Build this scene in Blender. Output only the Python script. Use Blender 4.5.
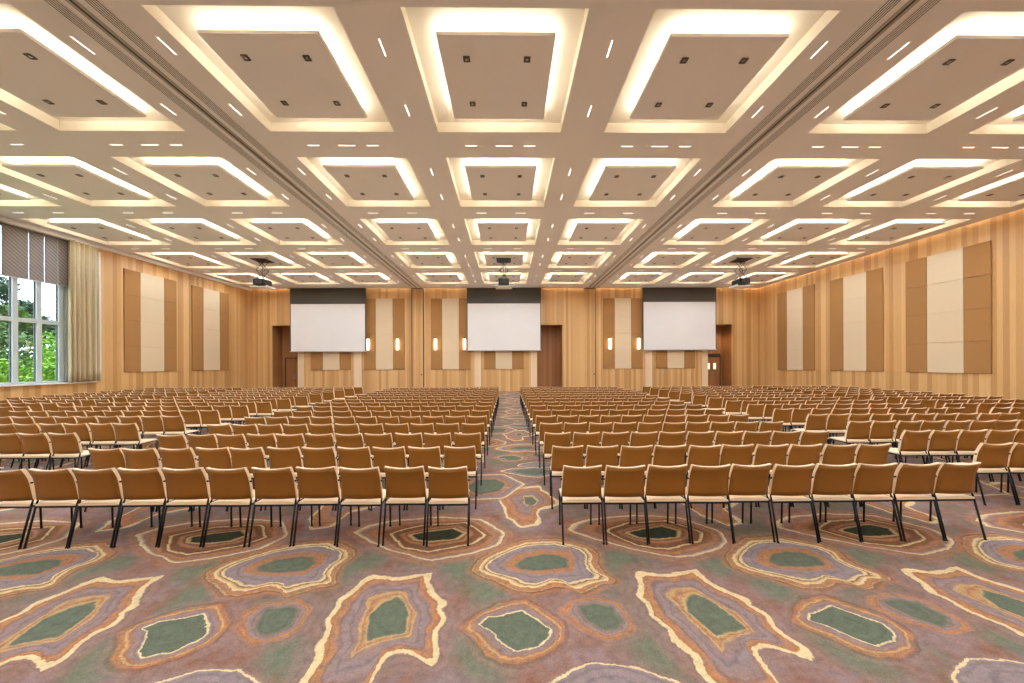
import bpy, bmesh, math, random
from mathutils import Vector
PI = math.pi
random.seed(4)
for o in list(bpy.data.objects): bpy.data.objects.remove(o)
S = bpy.context.scene
COL = S.collection

# ------------------------------------------------------------------ camera, world, exposure
F_PX, YAW, ROLL, CY = 350.33, .0118, .0042, 363.7
CAMX, CAMZ = .174, 2.0
H = 7.45                              # ceiling height
WL, WR, WB, WF = -18.35, 18.75, 25.5, -7.0
cd = bpy.data.cameras.new('camera'); cam = bpy.data.objects.new('camera', cd); COL.objects.link(cam)
cd.sensor_width = 36; cd.sensor_fit = 'HORIZONTAL'; cd.lens = 36*F_PX/1024
cd.shift_y = (CY-341.5)/1024; cd.clip_start = .05; cd.clip_end = 400
from mathutils import Matrix
cam.matrix_world = Matrix.Translation((CAMX, 0, CAMZ)) @ Matrix.Rotation(-YAW, 4, 'Z') @ Matrix.Rotation(PI/2, 4, 'X') @ Matrix.Rotation(-ROLL, 4, 'Z')
S.camera = cam
S.view_settings.view_transform = 'Standard'; S.view_settings.look = 'None'
S.view_settings.gamma = 1; S.view_settings.use_curve_mapping = False
S.view_settings.exposure = 0.0
S.cycles.max_bounces = 10; S.cycles.diffuse_bounces = 7; S.cycles.glossy_bounces = 3
S.cycles.use_light_tree = True; S.cycles.caustics_reflective = False; S.cycles.caustics_refractive = False
S.cycles.sample_clamp_indirect = 6
W = bpy.data.worlds.new('sky'); S.world = W; W.use_nodes = True
wn = W.node_tree; bg = wn.nodes['Background']
sky = wn.nodes.new('ShaderNodeTexSky'); sky.sky_type = 'HOSEK_WILKIE'; sky.sun_direction = (.35, -.3, .85); sky.turbidity = 5
hz = wn.nodes.new('ShaderNodeMixRGB'); hz.inputs[0].default_value = .75; hz.inputs[2].default_value = (.60, .80, 1.0, 1)
wn.links.new(sky.outputs[0], hz.inputs[1]); wn.links.new(hz.outputs[0], bg.inputs[0])
bg.inputs[1].default_value = 9.0
sd = bpy.data.lights.new('sun', 'SUN'); so = bpy.data.objects.new('sun', sd); COL.objects.link(so)
sd.energy = 2.0; sd.angle = .02; so.rotation_euler = Vector((-.35, .35, -1)).to_track_quat('-Z', 'Y').to_euler()
L_COVE, L_LINE, L_WALL, L_SCONCE, P_DOWN = 17.0, 3.0, 90.0, 7.0, 54.0

def unproj(px, py, Z=0.0):
    u, v = (px-512)/F_PX, (CY-py)/F_PX
    c, s = math.cos(-ROLL), math.sin(-ROLL); u, v = c*u-s*v, s*u+c*v
    c, s = math.cos(YAW), math.sin(YAW)
    t = (Z-CAMZ)/v
    return CAMX+t*(c*u+s), t*(-s*u+c)
def proj(X, Y, Z):
    c, s = math.cos(YAW), math.sin(YAW); X -= CAMX; Z -= CAMZ
    xr, yr = c*X-s*Y, s*X+c*Y
    if yr <= .01: return -9999, 0
    return 512+F_PX*xr/yr, CY-F_PX*Z/yr

# ------------------------------------------------------------------ materials
def mat(name, col=(.5, .5, .5), rough=.6, metal=0, emit=None, strength=0, spec=.5):
    m = bpy.data.materials.new(name); m.use_nodes = True
    b = m.node_tree.nodes['Principled BSDF']
    b.inputs['Base Color'].default_value = (*col, 1); b.inputs['Roughness'].default_value = rough
    b.inputs['Metallic'].default_value = metal; b.inputs['Specular IOR Level'].default_value = spec
    if emit:
        b.inputs['Emission Color'].default_value = (*emit, 1); b.inputs['Emission Strength'].default_value = strength
    return m
class NT:
    def __init__(s, m): s.t = m.node_tree; s.b = s.t.nodes['Principled BSDF']
    def n(s, ty, **k):
        x = s.t.nodes.new(ty)
        for a, v in k.items(): setattr(x, a, v)
        return x
    def l(s, a, b): s.t.links.new(a, b)
    def math(s, op, a, b=None, c=None, clamp=False):
        x = s.n('ShaderNodeMath', operation=op); x.use_clamp = clamp
        for i, v in enumerate((a, b, c)):
            if v is None: continue
            if isinstance(v, (int, float)): x.inputs[i].default_value = v
            else: s.l(v, x.inputs[i])
        return x.outputs[0]
    def ramp(s, fac, stops, interp='LINEAR'):
        x = s.n('ShaderNodeValToRGB'); r = x.color_ramp; r.interpolation = interp
        while len(r.elements) > 1: r.elements.remove(r.elements[-1])
        r.elements[0].position = stops[0][0]; r.elements[0].color = rgba(stops[0][1])
        for p, c in stops[1:]:
            e = r.elements.new(p); e.color = rgba(c)
        if not isinstance(fac, (int, float)): s.l(fac, x.inputs[0])
        return x
    def mix(s, f, a, b, blend='MIX'):
        x = s.n('ShaderNodeMixRGB', blend_type=blend)
        for i, v in enumerate((f, a, b)):
            if isinstance(v, (int, float)): x.inputs[i].default_value = v
            elif isinstance(v, tuple): x.inputs[i].default_value = rgba(v)
            else: s.l(v, x.inputs[i])
        return x.outputs[0]
    def noise(s, vec, scale, detail=2, rough=.5, dim='3D'):
        x = s.n('ShaderNodeTexNoise', noise_dimensions=dim); x.inputs['Scale'].default_value = scale
        x.inputs['Detail'].default_value = detail; x.inputs['Roughness'].default_value = rough
        s.l(vec, x.inputs['Vector']); return x
    def mapping(s, vec, scale=(1, 1, 1), loc=(0, 0, 0)):
        x = s.n('ShaderNodeMapping'); x.inputs['Scale'].default_value = scale; x.inputs['Location'].default_value = loc
        s.l(vec, x.inputs['Vector']); return x.outputs[0]
    def bump(s, h, strength=.2, dist=.01):
        x = s.n('ShaderNodeBump'); x.inputs['Strength'].default_value = strength; x.inputs['Distance'].default_value = dist
        s.l(h, x.inputs['Height']); s.l(x.outputs[0], s.b.inputs['Normal'])
def rgba(c): return tuple(c) if len(c) == 4 else (*c, 1)
def srgb(r, g, b, k=1.0):
    f = lambda v: ((v/255+.055)/1.055)**2.4 if v > 10 else v/255/12.92
    return (f(r)*k, f(g)*k, f(b)*k)

def wood(name, dark, mid, light, axis='X', width=.17, rough=.45, gap=True):
    """vertical veneer strips running up the wall, each with its own tone"""
    m = mat(name, mid, rough); t = NT(m)
    g = t.n('ShaderNodeNewGeometry'); sep = t.n('ShaderNodeSeparateXYZ'); t.l(g.outputs['Position'], sep.inputs[0])
    a = sep.outputs[0] if axis == 'X' else sep.outputs[1]
    k = t.math('FLOOR', t.math('DIVIDE', a, width))
    row = t.math('FLOOR', t.math('DIVIDE', t.math('ADD', sep.outputs[2], .8), 2.6))
    cmb = t.n('ShaderNodeCombineXYZ'); t.l(k, cmb.inputs[0]); 
    wnn = t.n('ShaderNodeTexWhiteNoise', noise_dimensions='2D'); t.l(cmb.outputs[0], wnn.inputs['Vector'])
    c2 = t.n('ShaderNodeCombineXYZ'); t.l(a, c2.inputs[0]); t.l(t.math('MULTIPLY', sep.outputs[2], .09), c2.inputs[2]); t.l(t.math('MULTIPLY', k, 3.7), c2.inputs[1])
    grain = t.noise(c2.outputs[0], 26, 4, .6)
    wide = t.noise(c2.outputs[0], 1.6, 2)
    v = t.math('ADD', t.math('MULTIPLY', wnn.outputs['Value'], .55), t.math('MULTIPLY', grain.outputs['Fac'], .30))
    v = t.math('ADD', v, t.math('MULTIPLY', wide.outputs['Fac'], .22))
    r = t.ramp(v, [(.12, dark), (.5, mid), (.92, light)])
    fr = t.math('FRACT', t.math('DIVIDE', a, width))
    edge = t.math('LESS_THAN', fr, .035)
    col = t.mix(t.math('MULTIPLY', edge, .35 if gap else 0), r.outputs[0], tuple(x*.45 for x in dark))
    t.l(col, t.b.inputs['Base Color'])
    t.bump(grain.outputs['Fac'], .08)
    return m
WD, WM, WH = srgb(176, 130, 76), srgb(202, 157, 100), srgb(222, 182, 128)
M = {}
M['wood_x'] = wood('wood_back', WD, WM, WH, 'X')
M['wood_y'] = wood('wood_side', WD, WM, WH, 'Y')
M['wood_dark'] = wood('wood_recess', srgb(132, 84, 46), srgb(156, 104, 60), srgb(176, 124, 76), 'X', .22)
M['wood_pale'] = wood('wood_pale', srgb(214, 184, 146), srgb(226, 200, 164), srgb(234, 212, 180), 'X', .5, gap=False)
def plaster(name, c):
    m = mat(name, c, .85, spec=.2); t = NT(m); g = t.n('ShaderNodeNewGeometry')
    n = t.noise(g.outputs['Position'], .5, 3)
    t.l(t.mix(n.outputs['Fac'], tuple(x*.95 for x in c), tuple(min(1, x*1.04) for x in c)), t.b.inputs['Base Color']); return m
M['ceil'] = plaster('ceiling_paint', (.84, .83, .86))
M['trough'] = plaster('trough_paint', (.90, .86, .77))
M['white'] = plaster('white_paint', (.8, .79, .76))
M['cove'] = mat('cove_led', (1, 1, 1), emit=(1, .89, .70), strength=L_COVE)
M['wallcove'] = mat('wall_cove_led', (1, 1, 1), emit=(1, .90, .68), strength=L_WALL)
M['line'] = mat('line_led', (1, 1, 1), emit=(1, .93, .82), strength=L_LINE)
M['sconce'] = mat('sconce_glow', (1, 1, 1), emit=(1, .86, .62), strength=L_SCONCE)
M['black'] = mat('black_metal', (.006, .006, .007), .45, 0, spec=.3)
M['lampframe'] = mat('lamp_frame', (.09, .08, .08), .5)
M['dark'] = mat('dark_slot', (.05, .04, .035), .7)
M['metal'] = mat('brushed_metal', (.45, .43, .41), .4, .6)
M['chrome'] = mat('lamp_reflector', (.75, .73, .7), .2, .9)
M['alu'] = plaster('window_aluminium', (.50, .54, .53))
M['alu'].node_tree.nodes['Principled BSDF'].inputs['Roughness'].default_value = .4
M['screenblack'] = mat('screen_black', (.075, .070, .062), .8)
M['screenwhite'] = plaster('screen_white', (.80, .77, .74))
def fabric(name, c, var=.12, scale=60, rough=.8, bump=.12):
    m = mat(name, c, rough, spec=.3); t = NT(m)
    tc = t.n('ShaderNodeTexCoord'); n = t.noise(tc.outputs['Object'], scale, 3, .6)
    t.l(t.mix(n.outputs['Fac'], tuple(x*(1-var) for x in c), tuple(min(1, x*(1+var)) for x in c)), t.b.inputs['Base Color'])
    t.bump(n.outputs['Fac'], bump, .003); return m
M['shell'] = fabric('chair_back_tan_shaded', (.27, .108, .014), .06, 9, .5)  # brown back, with the shade on it put into the colour
M['cushion'] = fabric('chair_cushion_cream_toplit', (.84, .65, .43), .05, 40, .7)  # beige seat and rim, with the overhead light put into the colour
M['pan_brown'] = fabric('acoustic_brown', srgb(164, 120, 70), .06, 30)
M['pan_cream'] = fabric('acoustic_cream', srgb(218, 196, 162), .04, 30)
M['curtain'] = fabric('curtain_cloth', srgb(190, 172, 138), .08, 18)
M['sheer'] = fabric('sheer_cloth', srgb(225, 224, 220), .04, 18)
def blind_mat():
    m = mat('blind_cloth', (.2, .2, .2), .8); t = NT(m); g = t.n('ShaderNodeNewGeometry')
    sep = t.n('ShaderNodeSeparateXYZ'); t.l(g.outputs['Position'], sep.inputs[0])
    d = t.math('ADD', sep.outputs[2], t.math('MULTIPLY', sep.outputs[1], .9))
    w = t.math('FRACT', t.math('MULTIPLY', d, 7.0))
    f = t.math('LESS_THAN', w, .4)
    t.l(t.mix(f, srgb(132, 124, 116), srgb(112, 98, 86)), t.b.inputs['Base Color']); return m
M['blind'] = blind_mat()
def glass_mat():
    m = mat('window_glass', (1, 1, 1), .0); b = m.node_tree.nodes['Principled BSDF']
    nt = m.node_tree; tr = nt.nodes.new('ShaderNodeBsdfTransparent'); gl = nt.nodes.new('ShaderNodeBsdfGlossy'); gl.inputs['Roughness'].default_value = 0
    mx = nt.nodes.new('ShaderNodeMixShader'); mx.inputs[0].default_value = .025
    nt.links.new(tr.outputs[0], mx.inputs[1]); nt.links.new(gl.outputs[0], mx.inputs[2])
    nt.links.new(mx.outputs[0], nt.nodes['Material Output'].inputs[0]); return m
M['glass'] = glass_mat()
def leaf_mat(name, a, b_):
    m = mat(name, a, .6); t = NT(m); g = t.n('ShaderNodeNewGeometry')
    n = t.noise(g.outputs['Position'], 1.3, 3)
    r = t.ramp(n.outputs['Fac'], [(.3, a), (.7, b_)])
    t.l(r.outputs[0], t.b.inputs['Base Color'])
    return m
M['leaf_dark'] = leaf_mat('leaves_dark', srgb(24, 40, 20), srgb(52, 72, 32))
M['leaf_mid'] = leaf_mat('leaves_mid', srgb(44, 74, 22), srgb(92, 112, 38))
M['leaf_bright'] = leaf_mat('leaves_bright', srgb(84, 136, 18), srgb(132, 168, 34))
M['bark'] = fabric('bark', srgb(84, 70, 60), .3, 12)
M['lawn'] = leaf_mat('lawn', srgb(70, 104, 30), srgb(98, 130, 44))

# ---- carpet: agate rings as star-shaped outlines read through float curves, repeating every 2.55 x 4.8 m
PX_, PY_ = 2.552, 4.80
def c1(pts): return [unproj(x/4+256, y/4+560) for x, y in pts]
def c2(pts): return [unproj(x/3.012+340, y/3.012+500) for x, y in pts]
def c3(pts): return [unproj(x/6.206+420, y/6.206+440) for x, y in pts]
def c4(pts): return [unproj(x/4+512, y/4+560) for x, y in pts]
CREAM, CREAM2 = srgb(230, 208, 160), srgb(206, 174, 122)
ORNG, BRWN, MAUVE = srgb(190, 132, 88), srgb(126, 84, 54), srgb(154, 126, 118)
GREEN, DGREEN, LILAC = srgb(108, 116, 98), srgb(62, 66, 50), srgb(150, 134, 134)
def A(c, a): return (*c[:3], a)
def star(pts, cx, cy, n=72):
    """outline -> radius for n angles"""
    out = []
    for k in range(n):
        th = -PI+2*PI*k/n; dx, dy = math.cos(th), math.sin(th); best = 0
        for i in range(len(pts)):
            ax, ay = pts[i][0]-cx, pts[i][1]-cy; bx, by = pts[(i+1) % len(pts)][0]-cx, pts[(i+1) % len(pts)][1]-cy
            ex, ey = bx-ax, by-ay; den = dx*ey-dy*ex
            if abs(den) < 1e-9: continue
            t = (ax*ey-ay*ex)/den; u = (ax*dy-ay*dx)/den
            if t > 0 and -1e-6 <= u <= 1+1e-6: best = max(best, t)
        out.append(best)
    for k in range(n):
        if out[k] == 0: out[k] = max(out[k-1], .03)
    return out
def carpet():
    m = mat('carpet', (.3, .2, .2), .95, spec=.1); t = NT(m)
    g = t.n('ShaderNodeNewGeometry'); pos = g.outputs['Position']
    nz = t.noise(pos, 5.0, 3, .6); nz2 = t.noise(pos, 28, 2, .6)
    sp = t.n('ShaderNodeSeparateXYZ'); t.l(pos, sp.inputs[0])
    sn = t.n('ShaderNodeSeparateColor'); t.l(nz.outputs['Color'], sn.inputs[0])
    sn2 = t.n('ShaderNodeSeparateColor'); t.l(nz2.outputs['Color'], sn2.inputs[0])
    def warp(a, b, c): return t.math('ADD', a, t.math('ADD', t.math('MULTIPLY', t.math('SUBTRACT', b, .5), .06), t.math('MULTIPLY', t.math('SUBTRACT', c, .5), .030)))
    X, Y = warp(sp.outputs[0], sn.outputs[0], sn2.outputs[0]), warp(sp.outputs[1], sn.outputs[1], sn2.outputs[1])
    big = t.noise(pos, 1.1, 4, .6); fine = t.noise(t.mapping(pos, (1, 1, 1), (7, 3, 0)), 3.2, 4, .65)
    base = t.ramp(fine.outputs['Fac'], [(.30, srgb(146, 100, 78)), (.45, srgb(148, 114, 100)), (.58, srgb(150, 126, 124)), (.72, LILAC)]).outputs[0]
    gp = t.ramp(big.outputs['Fac'], [(.50, (0, 0, 0)), (.58, (1, 1, 1))]).outputs[0]
    col = t.mix(t.math('MULTIPLY', gp, .5), base, srgb(112, 122, 100))
    spk = t.ramp(t.noise(pos, 16, 5, .8).outputs['Fac'], [(.38, (.12, .12, .12)), (.54, (1, 1, 1))]).outputs[0]
    def blob(outs, stops, centre=None, halo=.12):
        nonlocal col
        if centre is None: centre = (sum(p[0] for p in outs[0])/len(outs[0]), sum(p[1] for p in outs[0])/len(outs[0]))
        cx, cy = centre
        dx = t.math('WRAP', t.math('SUBTRACT', X, cx), PX_/2, -PX_/2)
        dy = t.math('WRAP', t.math('SUBTRACT', Y, cy), PY_/2, -PY_/2)
        r = t.math('SQRT', t.math('ADD', t.math('MULTIPLY', dx, dx), t.math('MULTIPLY', dy, dy)))
        th = t.math('ADD', t.math('DIVIDE', t.math('ARCTAN2', dy, dx), 2*PI), .5)
        prev = None; s = None
        for o in outs:
            R = star(o, cx, cy)
            f = t.n('ShaderNodeFloatCurve'); cv = f.mapping.curves[0]; n = len(R)
            while len(cv.points) > 2: cv.points.remove(cv.points[1])
            cv.points[0].location = (0, R[0]/1.5); cv.points[1].location = (1, R[0]/1.5)
            for k in range(1, n): cv.points.new(k/n, R[k]/1.5)
            for p in cv.points: p.handle_type = 'VECTOR'
            f.mapping.update(); t.l(th, f.inputs['Value'])
            Rk = t.math('MULTIPLY', f.outputs[0], 1.5)
            if prev is None: seg = t.math('DIVIDE', r, Rk, clamp=True)
            else:
                seg = t.math('DIVIDE', t.math('SUBTRACT', r, prev), t.math('MAXIMUM', t.math('SUBTRACT', Rk, prev), .008), clamp=True)
            s = seg if s is None else t.math('ADD', s, seg); prev = Rk
        s = t.math('ADD', s, t.math('DIVIDE', t.math('SUBTRACT', r, prev), halo, clamp=True))
        n = len(outs)+1
        rp = t.ramp(t.math('DIVIDE', s, n), [(p/n, c) for p, c in stops])
        sr = t.n('ShaderNodeSeparateColor'); t.l(rp.outputs['Color'], sr.inputs[0])
        og = t.math('MULTIPLY', t.math('SUBTRACT', sr.outputs[0], t.math('MULTIPLY', sr.outputs[1], 1.3)), 5, clamp=True)
        ka = t.math('MULTIPLY', rp.outputs['Alpha'], t.math('SUBTRACT', 1, t.math('MULTIPLY', og, t.math('SUBTRACT', 1, spk))))
        st = t.math('SINE', t.math('ADD', t.math('MULTIPLY', s, 17), t.math('MULTIPLY', fine.outputs['Fac'], 14)))
        stc = t.ramp(st, [(0, (1.12, 1.1, 1.08)), (.6, (1, 1, 1)), (.95, (.72, .70, .68))]).outputs[0]
        col = t.mix(ka, col, t.mix(t.math('MULTIPLY', t.math('SUBTRACT', .85, t.math('MULTIPLY', sr.outputs[1], 1.3), clamp=True), t.math('SUBTRACT', 1, t.math('MULTIPLY', t.math('SUBTRACT', sr.outputs[1], sr.outputs[0]), 25, clamp=True), clamp=True)), rp.outputs['Color'], stc, 'MULTIPLY'))
    SG = srgb(118, 126, 104)
    for pts in ([(390, 255), (440, 240), (505, 290), (480, 325), (410, 318)], [(350, 400), (440, 440), (505, 505), (480, 545), (400, 535), (350, 480)], [(300, 195), (400, 170), (470, 190), (400, 222), (330, 240)], [(800, 160), (870, 150), (880, 190), (800, 215)], [(870, 420), (930, 400), (1010, 500), (960, 500)]):
        blob([c2(pts)], [(0, A(SG, .9)), (.6, A(SG, .85)), (1.3, A(SG, .35)), (2, A(SG, 0))], halo=.12)
    # thin polygon cut by the bottom edge
    blob([c4([(145, 490), (300, 415), (465, 418), (650, 475), (760, 540), (650, 640), (300, 660), (90, 580)])],
         [(0, A(LILAC, 1)), (.93, A(LILAC, 1)), (.94, A(CREAM, 1)), (1.0, A(CREAM, 1)), (1.02, A(MAUVE, 1)), (1.4, A(MAUVE, 0)), (2, A(MAUVE, 0))])
    # long lozenge with an orange ring
    blob([c2([(712, 315), (770, 308), (820, 320), (855, 365), (835, 392), (800, 398), (750, 370), (725, 340)]),
          c2([(655, 335), (690, 303), (780, 292), (850, 315), (888, 380), (875, 405), (800, 420), (740, 395), (690, 370)])],
         [(0, A(GREEN, 1)), (.85, A(GREEN, 1)), (1.1, A(MAUVE, 1)), (1.45, A(LILAC, 1)), (1.6, A(ORNG, 1)), (1.95, A(ORNG, 1)), (2.2, A(MAUVE, .6)), (3, A(MAUVE, 0))])
    # hexagon
    blob([c2([(415, 375), (445, 352), (480, 348), (545, 330), (580, 350), (610, 370), (637, 388), (632, 410), (600, 442), (530, 457), (495, 440), (465, 405), (440, 385)]),
          c2([(360, 385), (420, 340), (480, 312), (560, 300), (620, 335), (670, 365), (680, 420), (630, 462), (560, 490), (480, 490), (440, 465), (410, 425)])],
         [(0, A(GREEN, 1)), (.94, A(GREEN, 1)), (.955, A(CREAM, 1)), (1.01, A(CREAM, 1)), (1.05, A(LILAC, 1)), (1.45, A(MAUVE, 1)), (1.55, A(ORNG, 1)), (1.68, A(CREAM2, 1)), (1.74, A(ORNG, 1)), (1.95, A(ORNG, 1)), (2.1, A(BRWN, .4)), (2.3, A(MAUVE, .6)), (3, A(MAUVE, 0))],
         centre=unproj(528/3.012+340, 395/3.012+500))
    # oval with scalloped border
    blob([c2([(520, 195), (560, 172), (620, 162), (660, 165), (692, 180), (690, 205), (600, 212), (540, 207)]),
          c2([(490, 195), (530, 165), (600, 150), (690, 152), (708, 180), (700, 216), (600, 222), (510, 212)]),
          c2([(415, 205), (440, 178), (500, 150), (560, 130), (650, 125), (740, 148), (760, 165), (750, 190), (770, 215), (820, 242), (760, 245), (710, 268), (680, 252), (640, 245), (590, 262), (545, 262), (500, 240), (440, 222)])],
         [(0, A(GREEN, 1)), (.9, A(GREEN, 1)), (1.1, A(ORNG, 1)), (1.9, A(ORNG, 1)), (2.1, A(LILAC, 1)), (2.62, A(LILAC, 1)), (2.70, A(CREAM, 1)), (2.76, A(CREAM, 1)), (2.80, A(BRWN, 1)), (2.88, A(CREAM2, 1)), (2.97, A(CREAM, 1)), (3.03, A(CREAM, 1)), (3.1, A(ORNG, 1)), (3.35, A(ORNG, 1)), (3.42, A(CREAM2, .9)), (3.5, A(BRWN, .6)), (3.7, A(ORNG, .8)), (4, A(MAUVE, 0))], halo=.16)
    # dark eye
    blob([c2([(205, 105), (260, 95), (345, 85), (380, 98), (350, 118), (280, 125), (225, 122)]),
          c2([(150, 100), (250, 75), (380, 68), (440, 105), (400, 132), (270, 157), (190, 145)]),
          c2([(40, 98), (80, 78), (150, 63), (300, 50), (430, 58), (500, 100), (480, 135), (400, 162), (270, 183), (150, 152), (90, 125)])],
         [(0, A(DGREEN, 1)), (.85, A(DGREEN, 1)), (.95, A(CREAM2, 1)), (1.03, A(CREAM2, 1)), (1.14, A(BRWN, 1)), (1.35, A(ORNG, 1)), (1.6, A(BRWN, 1)), (1.86, A(BRWN, 1)), (1.91, A(CREAM2, 1)), (2.0, A(CREAM, 1)), (2.06, A(BRWN, 1)), (2.5, A(ORNG, 1)), (2.8, A(MAUVE, 1)), (2.93, A(CREAM, 1)), (3.0, A(CREAM, 1)), (3.05, A(MAUVE, 1)), (3.5, A(ORNG, .7)), (4, A(MAUVE, 0))], halo=.14)
    # small shape in the aisle with a hook
    blob([c3([(640, 350), (700, 345), (735, 380), (700, 405), (655, 400)]),
          c3([(535, 312), (620, 310), (735, 298), (742, 318), (795, 345), (830, 395), (740, 415), (715, 440), (712, 480), (720, 515), (615, 530), (605, 505), (550, 470), (542, 420), (508, 375), (498, 345)]),
          c3([(520, 292), (620, 295), (748, 280), (755, 308), (805, 335), (880, 395), (800, 425), (738, 435), (732, 480), (760, 510), (720, 532), (610, 547), (590, 512), (532, 482), (520, 420), (487, 375), (472, 345), (512, 318)])],
         [(0, A(GREEN, 1)), (.85, A(GREEN, 1)), (.9, A(CREAM2, 1)), (1.04, A(CREAM2, 1)), (1.1, A(LILAC, 1)), (1.5, A(MAUVE, 1)), (1.7, A(ORNG, 1)), (2.25, A(ORNG, 1)), (2.4, A(CREAM, 1)), (3.0, A(CREAM, 1)), (3.06, A(LILAC, .8)), (4, A(LILAC, 0))],
         centre=unproj(665/6.206+420, 400/6.206+440))
    # lens
    blob([c3([(490, 193), (560, 178), (700, 170), (810, 172), (900, 190), (830, 215), (740, 232), (640, 225), (560, 208)])],
         [(0, A(GREEN, 1)), (.55, A(GREEN, 1)), (.7, A(LILAC, 1)), (.90, A(LILAC, 1)), (.93, A(CREAM, 1)), (1.0, A(CREAM, 1)), (1.03, A(MAUVE, .8)), (1.5, A(ORNG, .5)), (2, A(MAUVE, 0))])
    # ring further up, between the lens and the next repeat
    blob([[(-.55, 5.6), (-.25, 5.35), (.05, 5.5), (.15, 5.85), (-.05, 6.1), (-.4, 6.05)], [(-1.0, 5.6), (-.5, 5.15), (.1, 5.2), (.45, 5.8), (.1, 6.35), (-.6, 6.3)]],
         [(0, A(GREEN, 1)), (.9, A(GREEN, 1)), (.98, A(ORNG, 1)), (1.35, A(MAUVE, 1)), (1.8, A(LILAC, 1)), (1.94, A(CREAM, 1)), (2.0, A(CREAM, 1)), (2.1, A(ORNG, .8)), (3, A(MAUVE, 0))])
    # big shape with the broad cream border
    low_o = [(470, 490), (455, 560), (380, 640), (230, 640), (150, 560)]
    low_i = [(440, 490), (425, 550), (360, 600), (250, 600), (190, 540)]
    blob([c1([(450, 220), (500, 175), (570, 145), (600, 170), (610, 230), (600, 295), (500, 310), (440, 330), (440, 290)]),
          c1([(415, 260), (440, 200), (445, 150), (520, 130), (600, 125), (612, 170), (640, 220), (615, 305), (500, 327), (430, 355), (370, 410), (405, 330)]),
          c1([(685, 62), (665, 90), (685, 135), (722, 170), (718, 200), (738, 240), (702, 280), (700, 340), (712, 375), (695, 392), (662, 388), (640, 362), (590, 352), (520, 362), (475, 405)]+low_i+[(222, 470), (275, 405), (283, 345), (300, 300), (303, 235), (350, 185), (350, 168), (405, 125), (440, 92), (470, 76), (550, 86), (620, 77)]),
          c1([(715, 48), (690, 72), (702, 108), (735, 152), (766, 170), (738, 196), (768, 240), (728, 280), (724, 330), (740, 378), (712, 422), (662, 412), (625, 378), (580, 370), (530, 380), (492, 420)]+low_o+[(182, 470), (236, 402), (243, 340), (278, 300), (283, 235), (326, 190), (328, 155), (398, 112), (428, 72), (465, 56), (550, 72), (620, 62)])],
         [(0, A(GREEN, 1)), (.93, A(GREEN, 1)), (1.05, A(CREAM2, 1)), (1.5, A(ORNG, 1)), (1.95, A(CREAM2, 1)), (2.06, A(MAUVE, 1)), (2.35, A(LILAC, 1)), (2.68, A(MAUVE, 1)), (2.76, A(ORNG, 1)), (3.14, A(ORNG, 1)), (3.22, A(CREAM, 1)), (4.0, A(CREAM, 1)), (4.05, A(MAUVE, .8)), (5, A(MAUVE, 0))],
         centre=unproj(530/4+256, 235/4+560), halo=.2)
    sc = t.noise(pos, 90, 2, .7)
    col = t.mix(.5, col, t.ramp(sc.outputs['Fac'], [(.3, (.52, .52, .52)), (.7, (1.2, 1.2, 1.2))]).outputs[0], 'MULTIPLY')
    md = t.noise(pos, 14, 4, .7)
    col = t.mix(.45, col, t.ramp(md.outputs['Fac'], [(.3, (.36, .33, .32)), (.7, (1.02, .98, .93))]).outputs[0], 'MULTIPLY')
    t.l(col, t.b.inputs['Base Color']); t.bump(sc.outputs['Fac'], .3, .004)
    return m
M['carpet'] = carpet()

# ------------------------------------------------------------------ mesh helpers
def bm_(): return bmesh.new()
def box(bm, x0, x1, y0, y1, z0, z1):
    v = [bm.verts.new(p) for p in ((x0, y0, z0), (x1, y0, z0), (x1, y1, z0), (x0, y1, z0), (x0, y0, z1), (x1, y0, z1), (x1, y1, z1), (x0, y1, z1))]
    for f in ((3, 2, 1, 0), (4, 5, 6, 7), (0, 1, 5, 4), (1, 2, 6, 5), (2, 3, 7, 6), (3, 0, 4, 7)): bm.faces.new([v[i] for i in f])
def quad(bm, *p): bm.faces.new([bm.verts.new(q) for q in p])
def tube(bm, a, b, r, r2=None, n=8):
    a, b = Vector(a), Vector(b); r2 = r if r2 is None else r2
    q = (b-a).to_track_quat('Z', 'Y'); ra, rb = [], []
    for k in range(n):
        d = Vector((math.cos(2*PI*k/n), math.sin(2*PI*k/n), 0))
        ra.append(bm.verts.new(a+q @ (d*r))); rb.append(bm.verts.new(b+q @ (d*r2)))
    for k in range(n): bm.faces.new((ra[k], ra[(k+1) % n], rb[(k+1) % n], rb[k]))
    bm.faces.new(ra[::-1]); bm.faces.new(rb)
def mesh_obj(name, bm, m, parent=None, smooth=False, bevel=0, mats=None):
    if bevel: bmesh.ops.bevel(bm, geom=bm.edges[:], offset=bevel, segments=2, affect='EDGES', clamp_overlap=True)
    bmesh.ops.recalc_face_normals(bm, faces=bm.faces)
    me = bpy.data.meshes.new(name); bm.to_mesh(me); bm.free(); me.materials.append(m)
    for x in (mats or []): me.materials.append(x)
    if smooth:
        for p in me.polygons: p.use_smooth = True
    o = bpy.data.objects.new(name, me); COL.objects.link(o)
    if parent: o.parent = parent
    return o
def struct(name, bm, m, **k):
    o = mesh_obj(name, bm, m, **k); o['kind'] = 'structure'; return o
def tag(o, label, cat, group=None):
    o['label'] = label; o['category'] = cat
    if group: o['group'] = group
    return o
def empty(name, loc, label, cat, group=None, rz=0):
    o = bpy.data.objects.new(name, None); COL.objects.link(o); o.location = loc; o.rotation_euler = (0, 0, rz); o.empty_display_size = .2
    return tag(o, label, cat, group)
def dup(root, loc, label, group=None):
    r = root.copy(); COL.objects.link(r); r.location = loc; r['label'] = label
    if group: r['group'] = group
    for ch in list(root.children):
        c = ch.copy(); COL.objects.link(c); c.parent = r
        for g in list(ch.children):
            d = g.copy(); COL.objects.link(d); d.parent = c
    return r
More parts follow.
